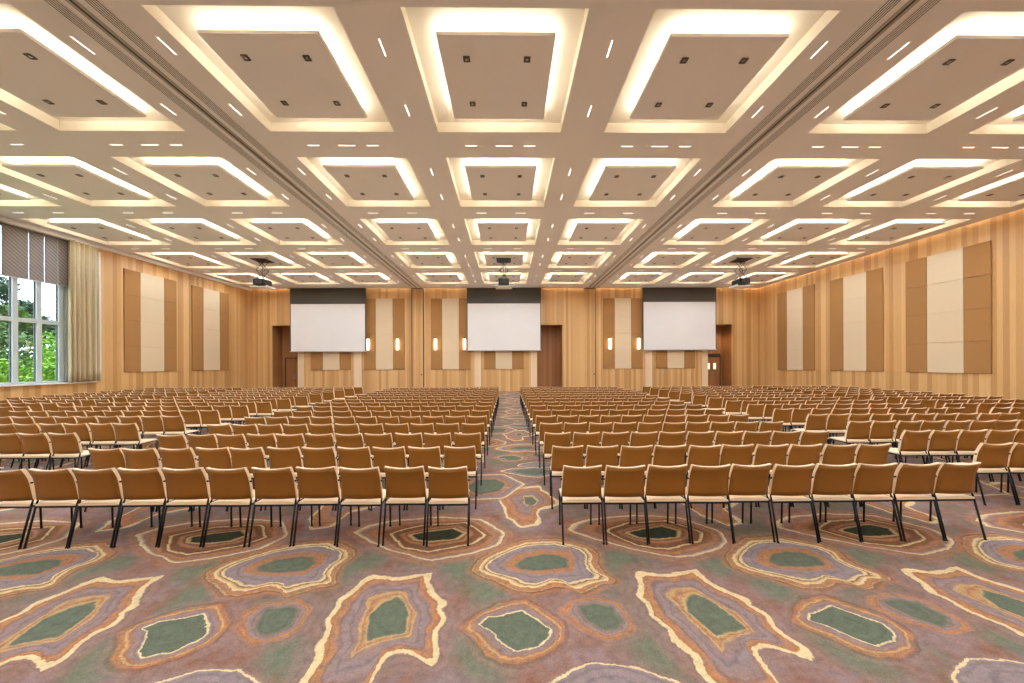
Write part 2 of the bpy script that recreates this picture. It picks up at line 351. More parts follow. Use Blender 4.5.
ORD = 'zero first second third fourth fifth sixth seventh eighth ninth tenth eleventh twelfth thirteenth fourteenth fifteenth'.split()

# ------------------------------------------------------------------ shell
b = bm_(); box(b, WL-.3, WR+.3, WF-.3, WB+2.2, -.1, 0); struct('floor', b, M['carpet'])

# coffer grid
COLX = [-16.48, -12.62, -8.75, -3.91, 0, 3.91, 8.75, 12.62, 16.48]
ROWY = [6.808+3.91*k for k in range(-3, 5)]
CW, PW, DEP = 2.884, 1.985, .23
CE = .22                                           # gap between ceiling edge and wall for the wall cove
xs = sorted([WL+.04, WR-CE]+[x+s*CW/2 for x in COLX for s in (-1, 1)])
ys = sorted([WF, WB-CE]+[y+s*CW/2 for y in ROWY for s in (-1, 1)])
b = bm_()
for i in range(len(xs)-1):
    for j in range(len(ys)-1):
        mx, my = (xs[i]+xs[i+1])/2, (ys[j]+ys[j+1])/2
        if any(abs(mx-x) < CW/2 for x in COLX) and any(abs(my-y) < CW/2 for y in ROWY): continue
        quad(b, (xs[i], ys[j], H), (xs[i+1], ys[j], H), (xs[i+1], ys[j+1], H), (xs[i], ys[j+1], H))
bmesh.ops.remove_doubles(b, verts=b.verts, dist=1e-5)
# lips of the wall cove and the slab above
box(b, WR-CE-.02, WR-CE, WF, WB-CE, H+.001, H+.10); box(b, WL, WR-CE, WB-CE-.02, WB-CE, H+.001, H+.10)
box(b, WL-.3, WR+.3, WF-.3, WB+2.2, H+.34, H+.45)
struct('ceiling', b, M['ceil'])
# wall cove strips
b = bm_(); box(b, WR-CE-.07, WR-CE-.025, WF, WB-CE, H+.04, H+.08)
o = mesh_obj('cove_light', b, M['wallcove']); tag(o, 'warm hidden light strip running along the top of the right wood wall', 'light')
b = bm_(); box(b, WL+.1, WR-CE-.1, WB-CE-.07, WB-CE-.025, H+.04, H+.08)
o = mesh_obj('cove_light', b, M['wallcove']); tag(o, 'warm hidden light strip along the top of the wall behind the screens', 'light')

# right wall / rear wall
b = bm_(); box(b, WR, WR+.2, WF, WB+.2, 0, H+.34); struct('wall_right', b, M['wood_y'])
b = bm_(); box(b, WL, WR, WF-.2, WF, 0, H+.34); struct('wall_front', b, M['wood_x'])
# left wall with the window and a nearer unseen opening added for daylight
WINS = [(9.0, 15.0), (-1.0, 6.5)]; SZ, TZ = 1.30, 7.28
b = bm_()
ycur = WF
for y0, y1 in sorted(WINS):
    box(b, WL-.25, WL, ycur, y0, 0, H+.34); box(b, WL-.25, WL, y0, y1, 0, SZ); box(b, WL-.25, WL, y0, y1, TZ, H+.34); ycur = y1
box(b, WL-.25, WL, ycur, WB+.2, 0, H+.34)
struct('wall_left', b, M['wood_y'])
b = bm_(); box(b, WL, WL+.10, WF, WB, H-.16, H); struct('trim_1', b, M['ceil'])
for wi, (y0, y1) in enumerate(WINS):
    b = bm_(); gk = []
    step = .68; yy = y1-.20
    box(b, WL-.24, WL-.04, y0, y0+.08, SZ, TZ); box(b, WL-.24, WL-.04, y1-.08, y1, SZ, TZ)
    box(b, WL-.24, WL-.04, y0, y1, SZ, SZ+.07); box(b, WL-.24, WL-.04, y0, y1, TZ-.08, TZ)
    box(b, WL-.20, WL-.06, y0, y1, 3.68, 3.84)
    while yy > y0+.3:
        box(b, WL-.19, WL-.05, yy-.075, yy+.075, SZ, TZ); gk.append(yy); yy -= step
    w = struct('window_%d' % (wi+1), b, M['alu'])
    for g in gk:
        b = bm_(); box(b, WL-.150, WL-.115, g-.11, g+.11, SZ+.07, TZ-.08); mesh_obj('glazing_gasket', b, M['lampframe'], w)
    b = bm_(); box(b, WL-.135, WL-.128, y0+.05, y1-.05, SZ+.05, TZ-.05); mesh_obj('pane', b, M['glass'], w)
    b = bm_(); box(b, WL-.06, WL+.16, y0-.1, y1+.9, SZ-.06, SZ); mesh_obj('window_sill', b, M['white'], w, bevel=.008)

# back wall with three recesses
REC = [(-16.83, -15.0), (2.30, 4.157), (14.82, 16.65)]; RZ, RD = 4.83, 1.15
b = bm_(); xc = WL
for x0, x1 in REC:
    box(b, xc, x0, WB, WB+.12, 0, H+.34); box(b, x0, x1, WB, WB+.12, RZ, H+.34); xc = x1
box(b, xc, WR, WB, WB+.12, 0, H+.34)
struct('wall_back', b, M['wood_x'])
b = bm_()
for x0, x1 in REC:
    box(b, x0-.1, x0, WB+.12, WB+RD, 0, RZ); box(b, x1, x1+.1, WB+.12, WB+RD, 0, RZ)
    box(b, x0-.1, x1+.1, WB+RD, WB+RD+.1, 0, RZ+.1); box(b, x0-.1, x1+.1, WB+.12, WB+RD, RZ, RZ+.1)
struct('wall_recess', b, M['wood_dark'])
# doors at the back of the recesses
for i, (x0, x1) in enumerate(REC):
    if i == 1: continue
    xm = (x0+x1)/2
    b = bm_(); w = .62
    for s in (-1, 1): box(b, xm+(0 if s > 0 else -w)+.004, xm+(w if s > 0 else 0)-.004, WB+RD-.06, WB+RD, 0, 2.45)
    d = struct('door_%d' % (1 if i == 0 else 2), b, M['wood_dark'], bevel=.006)
    b = bm_(); box(b, xm-w-.06, xm-w, WB+RD-.09, WB+RD, 0, 2.53); box(b, xm+w, xm+w+.06, WB+RD-.09, WB+RD, 0, 2.53); box(b, xm-w-.06, xm+w+.06, WB+RD-.09, WB+RD, 2.45, 2.70 if i == 2 else 2.53)
    mesh_obj('door_frame', b, M['dark'], d)
    for s in (-1, 1):
        b = bm_(); tube(b, (xm+s*.06, WB+RD-.11, .9), (xm+s*.06, WB+RD-.11, 1.3), .014)
        box(b, xm+s*.06-.01, xm+s*.06+.01, WB+RD-.11, WB+RD-.06, .95, .97); box(b, xm+s*.06-.01, xm+s*.06+.01, WB+RD-.11, WB+RD-.06, 1.23, 1.25)
        mesh_obj('door_handle', b, M['metal'], d)
    if i == 2:
        for s in (-1, 1):
            b = bm_(); box(b, xm+s*.24-.09, xm+s*.24+.09, WB+RD-.066, WB+RD-.058, 1.52, 1.98)
            mesh_obj('lit_pane', b, mat('lit_pane_glow', (1, 1, 1), emit=(1, .83, .6), strength=1.1), d)
rl = bpy.data.lights.new('recess_lamp', 'SPOT'); rl.energy = 160; rl.color = (1, .85, .66); rl.spot_size = math.radians(110); rl.spot_blend = .8; rl.shadow_soft_size = 0
ro = bpy.data.objects.new('recess_lamp', rl); COL.objects.link(ro); ro.location = (15.75, WB+.65, RZ-.04)
b = bm_(); tube(b, (15.75, WB+.65, RZ-.02), (15.75, WB+.65, RZ), .07, n=16)
o = mesh_obj('downlight', b, mat('recess_lamp', (1, 1, 1), emit=(1, .84, .62), strength=30)); tag(o, 'small round downlight in the top of the right doorway recess', 'light')

# pale vertical strips of the back wall
n = 2
for x0, x1 in ((-15.0, -14.55), (-10.94, -10.43), (-2.24, -1.77), (1.84, 2.30), (10.22, 10.72), (14.38, 14.82)):
    b = bm_(); box(b, x0, x1, WB-.025, WB, 0, H-.7); struct('trim_%d' % n, b, M['wood_pale'], bevel=.004); n += 1
b = bm_(); box(b, WL, WR, WB-.015, WB, 0, .09)
# stowed partition leaves at the track ends
for nm, x0, x1, kx in (('left', -6.77, -5.94, -6.06), ('right', 5.74, 6.56, 6.44)):
    b = bm_()
    box(b, x0+.03, x1-.03, WB-.05, WB-.003, .003, H-.02)
    o = mesh_obj('partition_panel', b, M['wood_x'], bevel=.004); o.data.name = 'partition_panel'
    tag(o, 'tall wood partition leaf with a small dark knob, wall end of the %s ceiling track' % nm, 'partition')
    b = bm_(); tube(b, (kx, WB-.12, 1.23), (kx, WB-.05, 1.23), .05, .03, 12); mesh_obj('knob', b, M['black'], o, smooth=False)
    b = bm_()
    for x in (x0, x1): 
        if nm == 'right' and x == x0: continue
        box(b, x-.03, x+.03, WB-.03, WB-.001, 0, H-.01)
    box(b, x0, x1, WB-.30, WB-.02, H-.012, H-.002)
    struct('trim_%d' % n, b, M['dark']); n += 1

# ------------------------------------------------------------------ acoustic panels
def panel(axis, a0, a1, z0, z1, colr, label, off=0):
    b = bm_(); k = 4; hgt = (z1-z0)/k
    for i in range(k):
        q0, q1 = z0+i*hgt+.006, z0+(i+1)*hgt-.006
        if axis == 'X': box(b, a0+.006, a1-.006, WB-.055, WB-.02, q0, q1)
        elif axis == 'R': box(b, WR-.055, WR-.02, a0+.006, a1-.006, q0, q1)
        else: box(b, WL+.02, WL+.055, a0+.006, a1-.006, q0, q1)
    bmesh.ops.bevel(b, geom=b.edges[:], offset=.008, segments=1, affect='EDGES')
    if axis == 'X': box(b, a0+.01, a1-.01, WB-.03, WB-.003, z0+.01, z1-.01)
    elif axis == 'R': box(b, WR-.03, WR-.003, a0+.01, a1-.01, z0+.01, z1-.01)
    else: box(b, WL+.003, WL+.03, a0+.01, a1-.01, z0+.01, z1-.01)
    o = mesh_obj('acoustic_panel', b, M['pan_'+colr]); tag(o, label, 'wall panel', 'fabric wall panels'); return o
def trio(axis, e, z0, z1, where, nms):
    for i, c in enumerate(('brown', 'cream', 'brown')):
        side = ('%s edge' % nms[0], 'middle', '%s edge' % nms[1])[i]
        lab = ('cream fabric wall panel, middle of the trio ' if i == 1 else 'brown fabric wall panel, %s of the trio ' % side)+where
        panel(axis, e[i], e[i+1], z0, z1, c, lab)
trio('L', (17.1, 17.85, 19.07, 19.78), 1.665, 6.69, 'beside the curtain', ('window', 'screen'))
trio('L', (20.74, 21.5, 22.71, 23.45), 1.665, 6.69, 'near the far left corner', ('window', 'corner'))
trio('R', (13.21, 14.02, 15.27, 16.1), 1.53, 6.66, 'largest on right wall', ('near', 'far'))
trio('R', (17.08, 17.89, 19.13, 19.94), 1.53, 6.69, 'central on right wall', ('near', 'far'))
trio('R', (20.95, 21.79, 23.04, 23.85), 1.51, 6.74, 'farthest on right wall', ('near', 'far'))
for e, w in (((-10.217, -9.373, -8.146, -7.308), 'just right of left screen'), ((-5.398, -4.58, -3.369, -2.53), 'just left of middle screen'), ((7.142, 7.977, 9.18, 10.02), 'just left of right screen'),
             ((-14.052, -13.19, -11.989, -11.175), 'under the left screen'), ((-1.554, -.718, .482, 1.327), 'under the middle screen'), ((11.016, 11.825, 13.076, 13.865), 'under the right screen')):
    trio('X', e, 1.602, 6.754, w, ('left', 'right'))

# ------------------------------------------------------------------ projection screens
def screen(x0, x1, zs, zb, nm):
    t = empty('projection_screen', ((x0+x1)/2, WB-.3, zb), 'white pulled-down projection screen with black upper band, %s of the three' % nm, 'screen', 'projection screens on the far wall')
    hw = (x1-x0)/2
    b = bm_(); box(b, -hw, hw, -.006, .006, .05, H-zb-.01); mesh_obj('screen_border', b, M['screenblack'], t)
    b = bm_(); box(b, -hw+.06, hw-.06, -.012, -.006, .03, zs-zb); mesh_obj('screen_fabric', b, M['screenwhite'], t)
    b = bm_(); tube(b, (-hw-.03, 0, .02), (hw+.03, 0, .02), .035, n=10); mesh_obj('bottom_bar', b, M['metal'], t)
    b = bm_(); box(b, -hw-.02, hw+.02, -.08, .10, H-zb-.045, H-zb-.002); mesh_obj('housing', b, M['screenblack'], t)
screen(-15.36, -9.98, 6.32, 2.90, 'left'); screen(-2.76, 2.58, 6.33, 2.93, 'middle'); screen(9.93, 15.28, 6.42, 2.93, 'right')

# ------------------------------------------------------------------ wall sconces
def sconce():
    t = empty('wall_sconce', (0, 0, 0), '', 'lamp', 'wall sconces')
    b = bm_(); tube(b, (0, -.11, .06), (0, -.11, .84), .085, n=20); mesh_obj('lamp_shade', b, M['sconce'], t)
    b = bm_(); box(b, -.07, .07, -.10, 0, .84, .93); box(b, -.05, .05, -.06, 0, .02, .06); mesh_obj('bracket', b, M['black'], t, bevel=.004)
    b = bm_(); box(b, -.06, .06, -.02, 0, .1, .8); mesh_obj('back_plate', b, M['metal'], t)
    return t
SC = [(-9.89, 'at the right edge of left screen'), (-7.77, 'on the brown panel right of the left screen'), (-5.04, 'on the brown panel left of middle screen'), (-2.955, 'touching the left edge of middle screen'),
      (7.6, 'on the brown panel left of right screen'), (9.69, 'nearest the left edge of right screen')]
s0 = sconce()
for i, (x, w) in enumerate(SC):
    o = s0 if i == 0 else dup(s0, (0, 0, 0), '')
    o.location = (x, WB-.055, 2.97); o['label'] = 'glowing upright white wall sconce '+w

# ------------------------------------------------------------------ coffers
LAMP = bpy.data.lights.new('downlight_lamp', 'SPOT'); LAMP.energy = P_DOWN; LAMP.color = (.76, .89, 1.03); LAMP.spot_size = math.radians(170); LAMP.spot_blend = .6; LAMP.shadow_soft_size = 0
def coffer():
    t = empty('coffer_light', (0, 0, H), '', 'ceiling light', 'square cove-lit ceiling coffers')
    c, p = CW/2, PW/2
    b = bm_()
    quad(b, (-c, -c, DEP), (c, -c, DEP), (c, c, DEP), (-c, c, DEP))
    for (x0, y0, x1, y1) in ((-c, -c, c, -c), (c, -c, c, c), (c, c, -c, c), (-c, c, -c, -c)): quad(b, (x0, y0, 0), (x1, y1, 0), (x1, y1, DEP), (x0, y0, DEP))
    bmesh.ops.remove_doubles(b, verts=b.verts, dist=1e-5); mesh_obj('trough', b, M['trough'], t)
    b = bm_(); box(b, -p, p, -p, p, 0, .06); box(b, -.6, .6, -.6, .6, .06, DEP); mesh_obj('floating_panel', b, M['ceil'], t)
    b = bm_(); q0, q1 = p-.11, p-.05
    box(b, -q1, q1, -q1, -q0, .062, .085); box(b, -q1, q1, q0, q1, .062, .085); box(b, -q1, -q0, -q0, q0, .062, .085); box(b, q0, q1, -q0, q0, .062, .085)
    mesh_obj('light_strip', b, M['cove'], t)
    for sx in (-1, 1):
        for sy in (-1, 1):
            x, y = sx*.54, sy*.54; b = bm_()
            r = .052
            for a in (-1, 1):
                box(b, x-r, x+r, y+a*r-.008, y+a*r+.008, -.012, .0); box(b, x+a*r-.008, x+a*r+.008, y-r, y+r, -.012, .0)
            box(b, x-r, x+r, y-r, y+r, -.004, -.001)
            d = mesh_obj('downlight', b, M['lampframe'], t)
            b = bm_(); tube(b, (x, y, -.010), (x, y, -.004), .026, n=12); mesh_obj('lamp_lens', b, M['chrome'], d)
            lo_ = bpy.data.objects.new('lamp', LAMP); COL.objects.link(lo_); lo_.location = (x, y, -.02); lo_.parent = d
    return t
CN = ['leftmost column', 'second column from the windows', 'column left of the left track', 'column right of the left track', 'middle column', 'column left of the right track', 'column right of the right track', 'second column from the right wall', 'rightmost column']
k0 = coffer()
first = True
for j, y in enumerate(ROWY):
    for i, x in enumerate(COLX):
        o = k0 if first else dup(k0, (0, 0, 0), '')
        first = False
        o.location = (x, y, H)
        o['label'] = ('square cove-lit ceiling coffer, %s, %s row from the nearest' % (CN[i], ORD[j-2])) if j >= 3 else 'square cove-lit ceiling coffer in the ceiling behind the camera'
        if j < 3:                                 # the part of the ceiling the photograph does not reach
            o['kind'] = 'structure'

# ------------------------------------------------------------------ small line lights
def linelight(L, alongy):
    t = empty('line_light', (0, 0, 0), '', 'ceiling light', 'slim line lights in the ceiling beams')
    w = .012; b = bm_(); hx, hy = (w, L/2) if alongy else (L/2, w)
    box(b, -hx, hx, -hy, hy, -.006, -.001); mesh_obj('diffuser', b, M['line'], t)
    b = bm_(); e = .012
    box(b, -hx-e, -hx, -hy-e, hy+e, -.008, 0); box(b, hx, hx+e, -hy-e, hy+e, -.008, 0); box(b, -hx, hx, -hy-e, -hy, -.008, 0); box(b, -hx, hx, hy, hy+e, -.008, 0)
    mesh_obj('housing', b, M['ceil'], t); return t
ll = {}
def put_line(L, ay, x, y, lab):
    px, py = proj(x, y, H)
    if py < -5 or px < -20 or px > 1044:
        if y > 3: return
    if (L, ay) not in ll: ll[(L, ay)] = o = linelight(L, ay); o.location = (x, y, H)
    else: o = dup(ll[(L, ay)], (x, y, H), '')
    o['label'] = lab
GAPX = [(-14.55, 'between the two leftmost coffer columns'), (-10.685, 'between second and third coffer columns'), (-7.03, 'left beside the left track'), (-5.62, 'right beside the left track'), (-1.96, 'left of the middle coffer column'),
        (1.96, 'right of the middle coffer column'), (5.62, 'left beside the right track'), (7.03, 'right beside the right track'), (10.685, 'second beam right of right track'), (14.55, 'last beam before the right wall')]
for j, y in enumerate(ROWY):
    if j < 3: continue
    for x, w in GAPX:
        put_line(.33, True, x, y-.76, 'slim white line light %s, near end of coffer row %s' % (w, ORD[j-2].replace('first', 'one').replace('second', 'two').replace('third', 'three').replace('fourth', 'four').replace('fifth', 'five')))
        put_line(.33, True, x, y+.74, 'slim white line light %s, far end of coffer row %s' % (w, ['', 'one', 'two', 'three', 'four', 'five'][j-2]))
    yb = y+1.955
    for i, x in enumerate(COLX):
        offs = ((-.72, .28), (.1, .40), (.74, .28)) if j == 3 else ((-.75, .36), (.66, .36))
        for q, (dx, L) in enumerate(offs):
            nmq = ('left', 'middle', 'right')[q] if len(offs) == 3 else ('left', 'right')[q]
            if yb > WB-.8: continue
            put_line(L, False, x+dx, yb, 'slim crosswise %s line light beyond coffer row %s, %s' % (nmq, ['', 'one', 'two', 'three', 'four', 'five'][j-2], CN[i]))

# ------------------------------------------------------------------ partition tracks and slot diffusers
for sx, nm in ((-1, 'left'), (1, 'right')):
    t = empty('partition_track', (sx*6.32, 9, H), 'long recessed metal track for a folding partition, %s of the two' % nm, 'track')
    b = bm_()
    for a in (-1, 1): box(b, a*.05-.028, a*.05+.028, WF-9+.1, WB-9-.3, -.012, 0)
    mesh_obj('rail', b, M['metal'], t)
    b = bm_(); box(b, -.022, .022, WF-9+.1, WB-9-.3, -.004, -.001); mesh_obj('slot', b, M['dark'], t)
    for a, nn in ((-1, 'left'), (1, 'right')):
        t = empty('slot_diffuser', (sx*6.32+a*.30, 9, H), 'long ceiling air diffuser with dark slots on the %s of the %s track' % (nn, nm), 'air vent')
        b = bm_(); box(b, -.115, .115, WF-9+.1, WB-9-.4, -.003, -.001); mesh_obj('backing', b, M['dark'], t)
        b = bm_()
        for k in range(6): box(b, -.115+k*.0414, -.115+k*.0414+.023, WF-9+.1, WB-9-.4, -.006, -.003)
        mesh_obj('frame', b, M['ceil'], t)

# ------------------------------------------------------------------ projectors
def projector(x, y, nm):
    t = empty('projector', (x, y, 6.0), 'black projector on a scissor mount below a dark ceiling plate, %s of the three' % nm, 'projector', 'hanging projectors')
    top = H-6.0
    b = bm_(); box(b, -.38, .38, -.40, .40, top-.03, top-.001); mesh_obj('ceiling_plate', b, M['black'], t, bevel=.006)
    b = bm_()
    for yy in (-.16, .16):
        zz = .42; s = 1
        for k in range(2):
            tube(b, (-.22, yy, zz), (.22, yy, zz+.50), .012); tube(b, (.22, yy, zz), (-.22, yy, zz+.50), .012); zz += .50
    for zz in (.42, .92, 1.42):
        for xx in (-.22, .22): tube(b, (xx, -.16, zz), (xx, .16, zz), .010)
    tube(b, (-.02, .03, .40), (-.02, .03, top-.03), .012); tube(b, (.05, 0, .42), (.10, .05, 1.1), .008); tube(b, (.10, .05, 1.1), (-.05, .02, top-.03), .008)
    mesh_obj('scissor_mount', b, M['black'], t)
    b = bm_(); box(b, -.27, .27, -.34, .34, .12, .42); mesh_obj('body', b, M['black'], t, bevel=.02)
    b = bm_(); tube(b, (.08, .34, .26), (.08, .44, .26), .075, .065, 16); mesh_obj('lens', b, M['metal'], t)
    b = bm_()
    for k in range(5): box(b, -.2, .2, -.347, -.34, .17+k*.045, .19+k*.045)
    mesh_obj('rear_vent', b, M['lampframe'], t)
    b = bm_(); box(b, -.42, .42, -.36, .36, 0, .03); 
    for xx in (-.41, .41): box(b, xx-.01, xx+.01, -.36, .36, .03, .10)
    for xx in (-.3, .3): box(b, xx-.012, xx+.012, -.02, .02, .03, .14)
    mesh_obj('tray', b, M['white'], t)
projector(-12.62, 18.45, 'left'); projector(-.02, 18.45, 'middle'); projector(12.56, 18.45, 'right')

# ------------------------------------------------------------------ blinds and curtain
BY = [15.0, 14.63, 14.21, 13.75, 13.01, 12.3, 11.6, 10.9, 10.2, 9.5, 9.0]
for i in range(len(BY)-1):
    if BY[i] < 12.6: continue
    y0, y1 = BY[i+1]+.007, BY[i]-.007
    t = empty('roller_blind', (WL+.03, (y0+y1)/2, 5.3), 'grey-brown roller blind half lowered over the window, %s from the curtain' % ORD[i+1], 'blind', 'window blinds')
    hw = (y1-y0)/2
    b = bm_(); box(b, 0, .006, -hw, hw, .04, 1.96); mesh_obj('cloth', b, M['blind'], t)
    b = bm_(); box(b, -.012, .018, -hw, hw, 0, .045); mesh_obj('bottom_bar', b, M['metal'], t)
    b = bm_(); tube(b, (.0, -hw, 1.97), (.0, hw, 1.97), .03, n=10); mesh_obj('roller', b, M['metal'], t)
def drape(y0, y1, x, z0, z1, m, name, parent, waves, amp):
    b = bm_(); n = waves*10; nz = 14; g = []
    for i in range(n+1):
        f = i/n; row = []
        for k in range(nz+1):
            z = z0+(z1-z0)*k/nz; flare = 1+.35*(1-k/nz)
            yy = y0+(y1-y0)*f
            xx = x+amp*flare*math.sin(f*waves*2*PI+1.3*math.sin(f*7+1)+.25*math.sin(f*9+k*.12))*(.7+.3*math.sin(f*13))+.02*math.sin(f*23)
            row.append(b.verts.new((xx, yy, z)))
        g.append(row)
    for i in range(n):
        for k in range(nz): b.faces.new((g[i][k], g[i+1][k], g[i+1][k+1], g[i][k+1]))
    o = mesh_obj(name, b, m, parent, smooth=True)
    md = o.modifiers.new('thick', 'SOLIDIFY'); md.thickness = .006; return o
t = empty('curtain', (0, 0, 0), 'tall beige pleated curtain hanging beside the window blinds', 'curtain')
drape(14.80, 15.84, WL+.24, 1.33, 7.27, M['curtain'], 'drape', t, 7, .11)
drape(15.78, 16.0, WL+.20, 1.33, 7.1, M['sheer'], 'sheer', t, 3, .03)
b = bm_(); box(b, WL+.1, WL+.3, 8.8, 16.0, 7.24, 7.285); mesh_obj('curtain_rail', b, M['white'], t)

# ------------------------------------------------------------------ chairs (rear feet on y=0, facing +y)
def prof(z):                                        # how far the back surface sits forward at height z
    if z > .70: return .075*(1-((z-.70)/.185)**1.4) if z < .885 else 0
    return .075+.028*min(1, (.70-z)/.21)
def back_mesh(b, hw_t, hw_b, z0, z1, y_off, thick, bulge, nx=8, nz=6, dip=.020):
    G = {}
    for s in (0, 1):
        for i in range(nx+1):
            u = -1+2*i/nx
            for k in range(nz+1):
                f = k/nz; z = z0+(z1-z0)*f-(dip*(1-u*u) if k == nz else 0)
                hw = hw_b+(hw_t-hw_b)*f
                y = prof(z)-bulge*(1-u*u)+y_off+(thick if s else 0)
                G[s, i, k] = b.verts.new((u*hw, y, z))
    for s in (0, 1):
        for i in range(nx):
            for k in range(nz): b.faces.new((G[s, i, k], G[s, i+1, k], G[s, i+1, k+1], G[s, i, k+1]))
    for i in range(nx):
        for k in (0, nz): b.faces.new((G[0, i, k], G[0, i+1, k], G[1, i+1, k], G[1, i, k]))
    for k in range(nz):
        for i in (0, nx): b.faces.new((G[0, i, k], G[0, i, k+1], G[1, i, k+1], G[1, i, k]))
def shell_bm(b, lo=False): back_mesh(b, .210, .2265, .492, .850, 0, .014, .026, 4 if lo else 8, 3 if lo else 6)
def trim_bm(b, lo=False): back_mesh(b, .213, .229, .488, .863, .010, .036, .026, 4 if lo else 8, 3 if lo else 6)
def seat_bm(b, lo=False):
    n = 2 if lo else 6; zt = .462
    pts = []
    m = 4 if lo else 10
    V = [[b.verts.new(((-1+2*i/n)*(.219-.022*k/m), .085+.455*k/m, zt-.012*(abs(-1+2*i/n)**4)-(.03*((k/m-.8)/.2)**2 if k/m > .8 else 0))) for k in range(m+1)] for i in range(n+1)]
    U = [[b.verts.new((v.co.x, v.co.y, .43 if v.co.z > .44 else v.co.z-.02)) for v in r] for r in V]
    for i in range(n):
        for k in range(m):
            b.faces.new((V[i][k], V[i+1][k], V[i+1][k+1], V[i][k+1])); b.faces.new((U[i][k], U[i][k+1], U[i+1][k+1], U[i+1][k]))
    for i in range(n):
        for k in (0, m): b.faces.new((V[i][k], V[i+1][k], U[i+1][k], U[i][k]))
    for k in range(m):
        for i in (0, n): b.faces.new((V[i][k], V[i][k+1], U[i][k+1], U[i][k]))
def frame_bm(b, lo=False):
    box(b, -.225, .225, .085, .105, .408, .43); box(b, -.200, .200, .47, .488, .408, .428)
    for s in (-1, 1): tube(b, (s*.220, .09, .418), (s*.197, .49, .418), .010, n=6)
def rear_leg(b, s, n=8):
    tube(b, (s*.226, .006, .012), (s*.226, .100, .44), .0105, .0105, n); tube(b, (s*.226, .100, .44), (s*.222, .118, .50), .0105, .007, n)
    tube(b, (s*.222, .118, .50), (s*.214, .105, .69), .006, .006, 4)
    tube(b, (s*.225, .004, 0), (s*.225, .004, .014), .014, .012, n)
    if n > 4: tube(b, (s*.212, .100, .690), (s*.237, .100, .690), .010, n=6)
def front_leg(b, s, n=8):
    tube(b, (s*.192, .485, .012), (s*.195, .475, .42), .0105, .0105, n); tube(b, (s*.192, .486, 0), (s*.192, .486, .014), .015, .013, n)
def make_chair():
    t = empty('banquet_chair', (0, 0, 0), '', 'chair', 'banquet chairs in rows')
    b = bm_(); seat_bm(b); mesh_obj('seat', b, M['cushion'], t, smooth=False)
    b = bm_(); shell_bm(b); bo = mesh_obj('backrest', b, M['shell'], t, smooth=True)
    b = bm_(); trim_bm(b); mesh_obj('back_cushion', b, M['cushion'], bo, smooth=False)
    b = bm_(); frame_bm(b); mesh_obj('seat_frame', b, M['black'], t)
    for s in (-1, 1):
        b = bm_(); rear_leg(b, s); mesh_obj('leg', b, M['black'], t, smooth=True)
        b = bm_(); front_leg(b, s); mesh_obj('leg', b, M['black'], t, smooth=True)
    return t
def one_mesh(b, lo=True):
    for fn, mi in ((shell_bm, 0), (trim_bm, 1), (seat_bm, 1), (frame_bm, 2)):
        n0 = len(b.faces); fn(b, lo); b.faces.ensure_lookup_table()
        for f in b.faces[n0:]: f.material_index = mi
    n0 = len(b.faces)
    for s in (-1, 1): rear_leg(b, s, 4); front_leg(b, s, 4)
    b.faces.ensure_lookup_table()
    for f in b.faces[n0:]: f.material_index = 2
PITCH, ROW0, DROW, NROW = .4835, 3.86, .952, 15
# block name, x of the edge next to the inner aisle, direction, seats, words
BLK = [('left centre block', -.26, -1, 11, 'centre aisle'), ('right centre block', .764, 1, 10, 'centre aisle'),
       ('left middle block', -7.17, -1, 11, 'its inner aisle'), ('right middle block', 6.80, 1, 10, 'its inner aisle'),
       ('left outer block', -13.27, -1, 10, 'its inner aisle'), ('right outer block', 12.30, 1, 9, 'its inner aisle')]
chairs, extra = [], []
for bn, xe, sg, ns, aw in BLK:
    vis_rows = []
    for r in range(NROW):
        y = ROW0+DROW*r
        for q in range(ns):
            x = xe+sg*(q+.5)*(.489 if bn == 'left centre block' else .478 if bn == 'right centre block' else PITCH)
            y = (ROW0+DROW*r)*(1.03 if bn in ('left middle block', 'left outer block') else 1)-(.0075 if x < .26 else .002)*(x-.26)
            if bn == 'left middle block' and r < 2 and q == 0: continue
            a = [proj(x+dx, y+dy, z)[0] for dx in (-.2, .2) for dy, z in ((0, .88), (.5, .45))]
            if max(a) > 3 and min(a) < 1021 and not (bn == 'left middle block' and r < 2):
                if r not in vis_rows: vis_rows.append(r)
                jr = random.Random(r*977+q*31+hash(bn) % 1 + len(bn)*7)
                chairs.append((y, x+jr.uniform(-.006, .006), bn, vis_rows.index(r)+1, q+1, aw, jr.uniform(-.015, .015), jr.uniform(-.02, .02)))
            elif max(a) > -160 and min(a) < 1184: extra.append((x, y, 0))
chairs.sort(key=lambda c: c[0])
ind, rest = chairs[:300], chairs[300:]
proto = make_chair()
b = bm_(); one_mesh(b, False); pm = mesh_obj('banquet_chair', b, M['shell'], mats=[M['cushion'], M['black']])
pm['category'] = 'chair'; pm['group'] = 'banquet chairs in rows'
used_a = used_b = False
for i, (y, x, bn, r, q, aw, jy, jz) in enumerate(ind):
    lab = 'brown-backed banquet chair, %s, row %s from the nearest, %s from %s' % (bn, ORD[r].replace('first', 'one').replace('second', 'two').replace('third', 'three').replace('fourth', 'four').replace('fifth', 'five').replace('sixth', 'six').replace('seventh', 'seven').replace('eighth', 'eight').replace('ninth', 'nine'), ORD[q], aw)
    if r <= 5 and y < 8.2:
        if not used_a: o = proto; used_a = True
        else: o = dup(proto, (0, 0, 0), '')
    else:
        if not used_b: o = pm; used_b = True
        else: o = pm.copy(); COL.objects.link(o)
    o.location = (x, y+jy, 0); o.rotation_euler = (0, 0, jz); o['label'] = lab
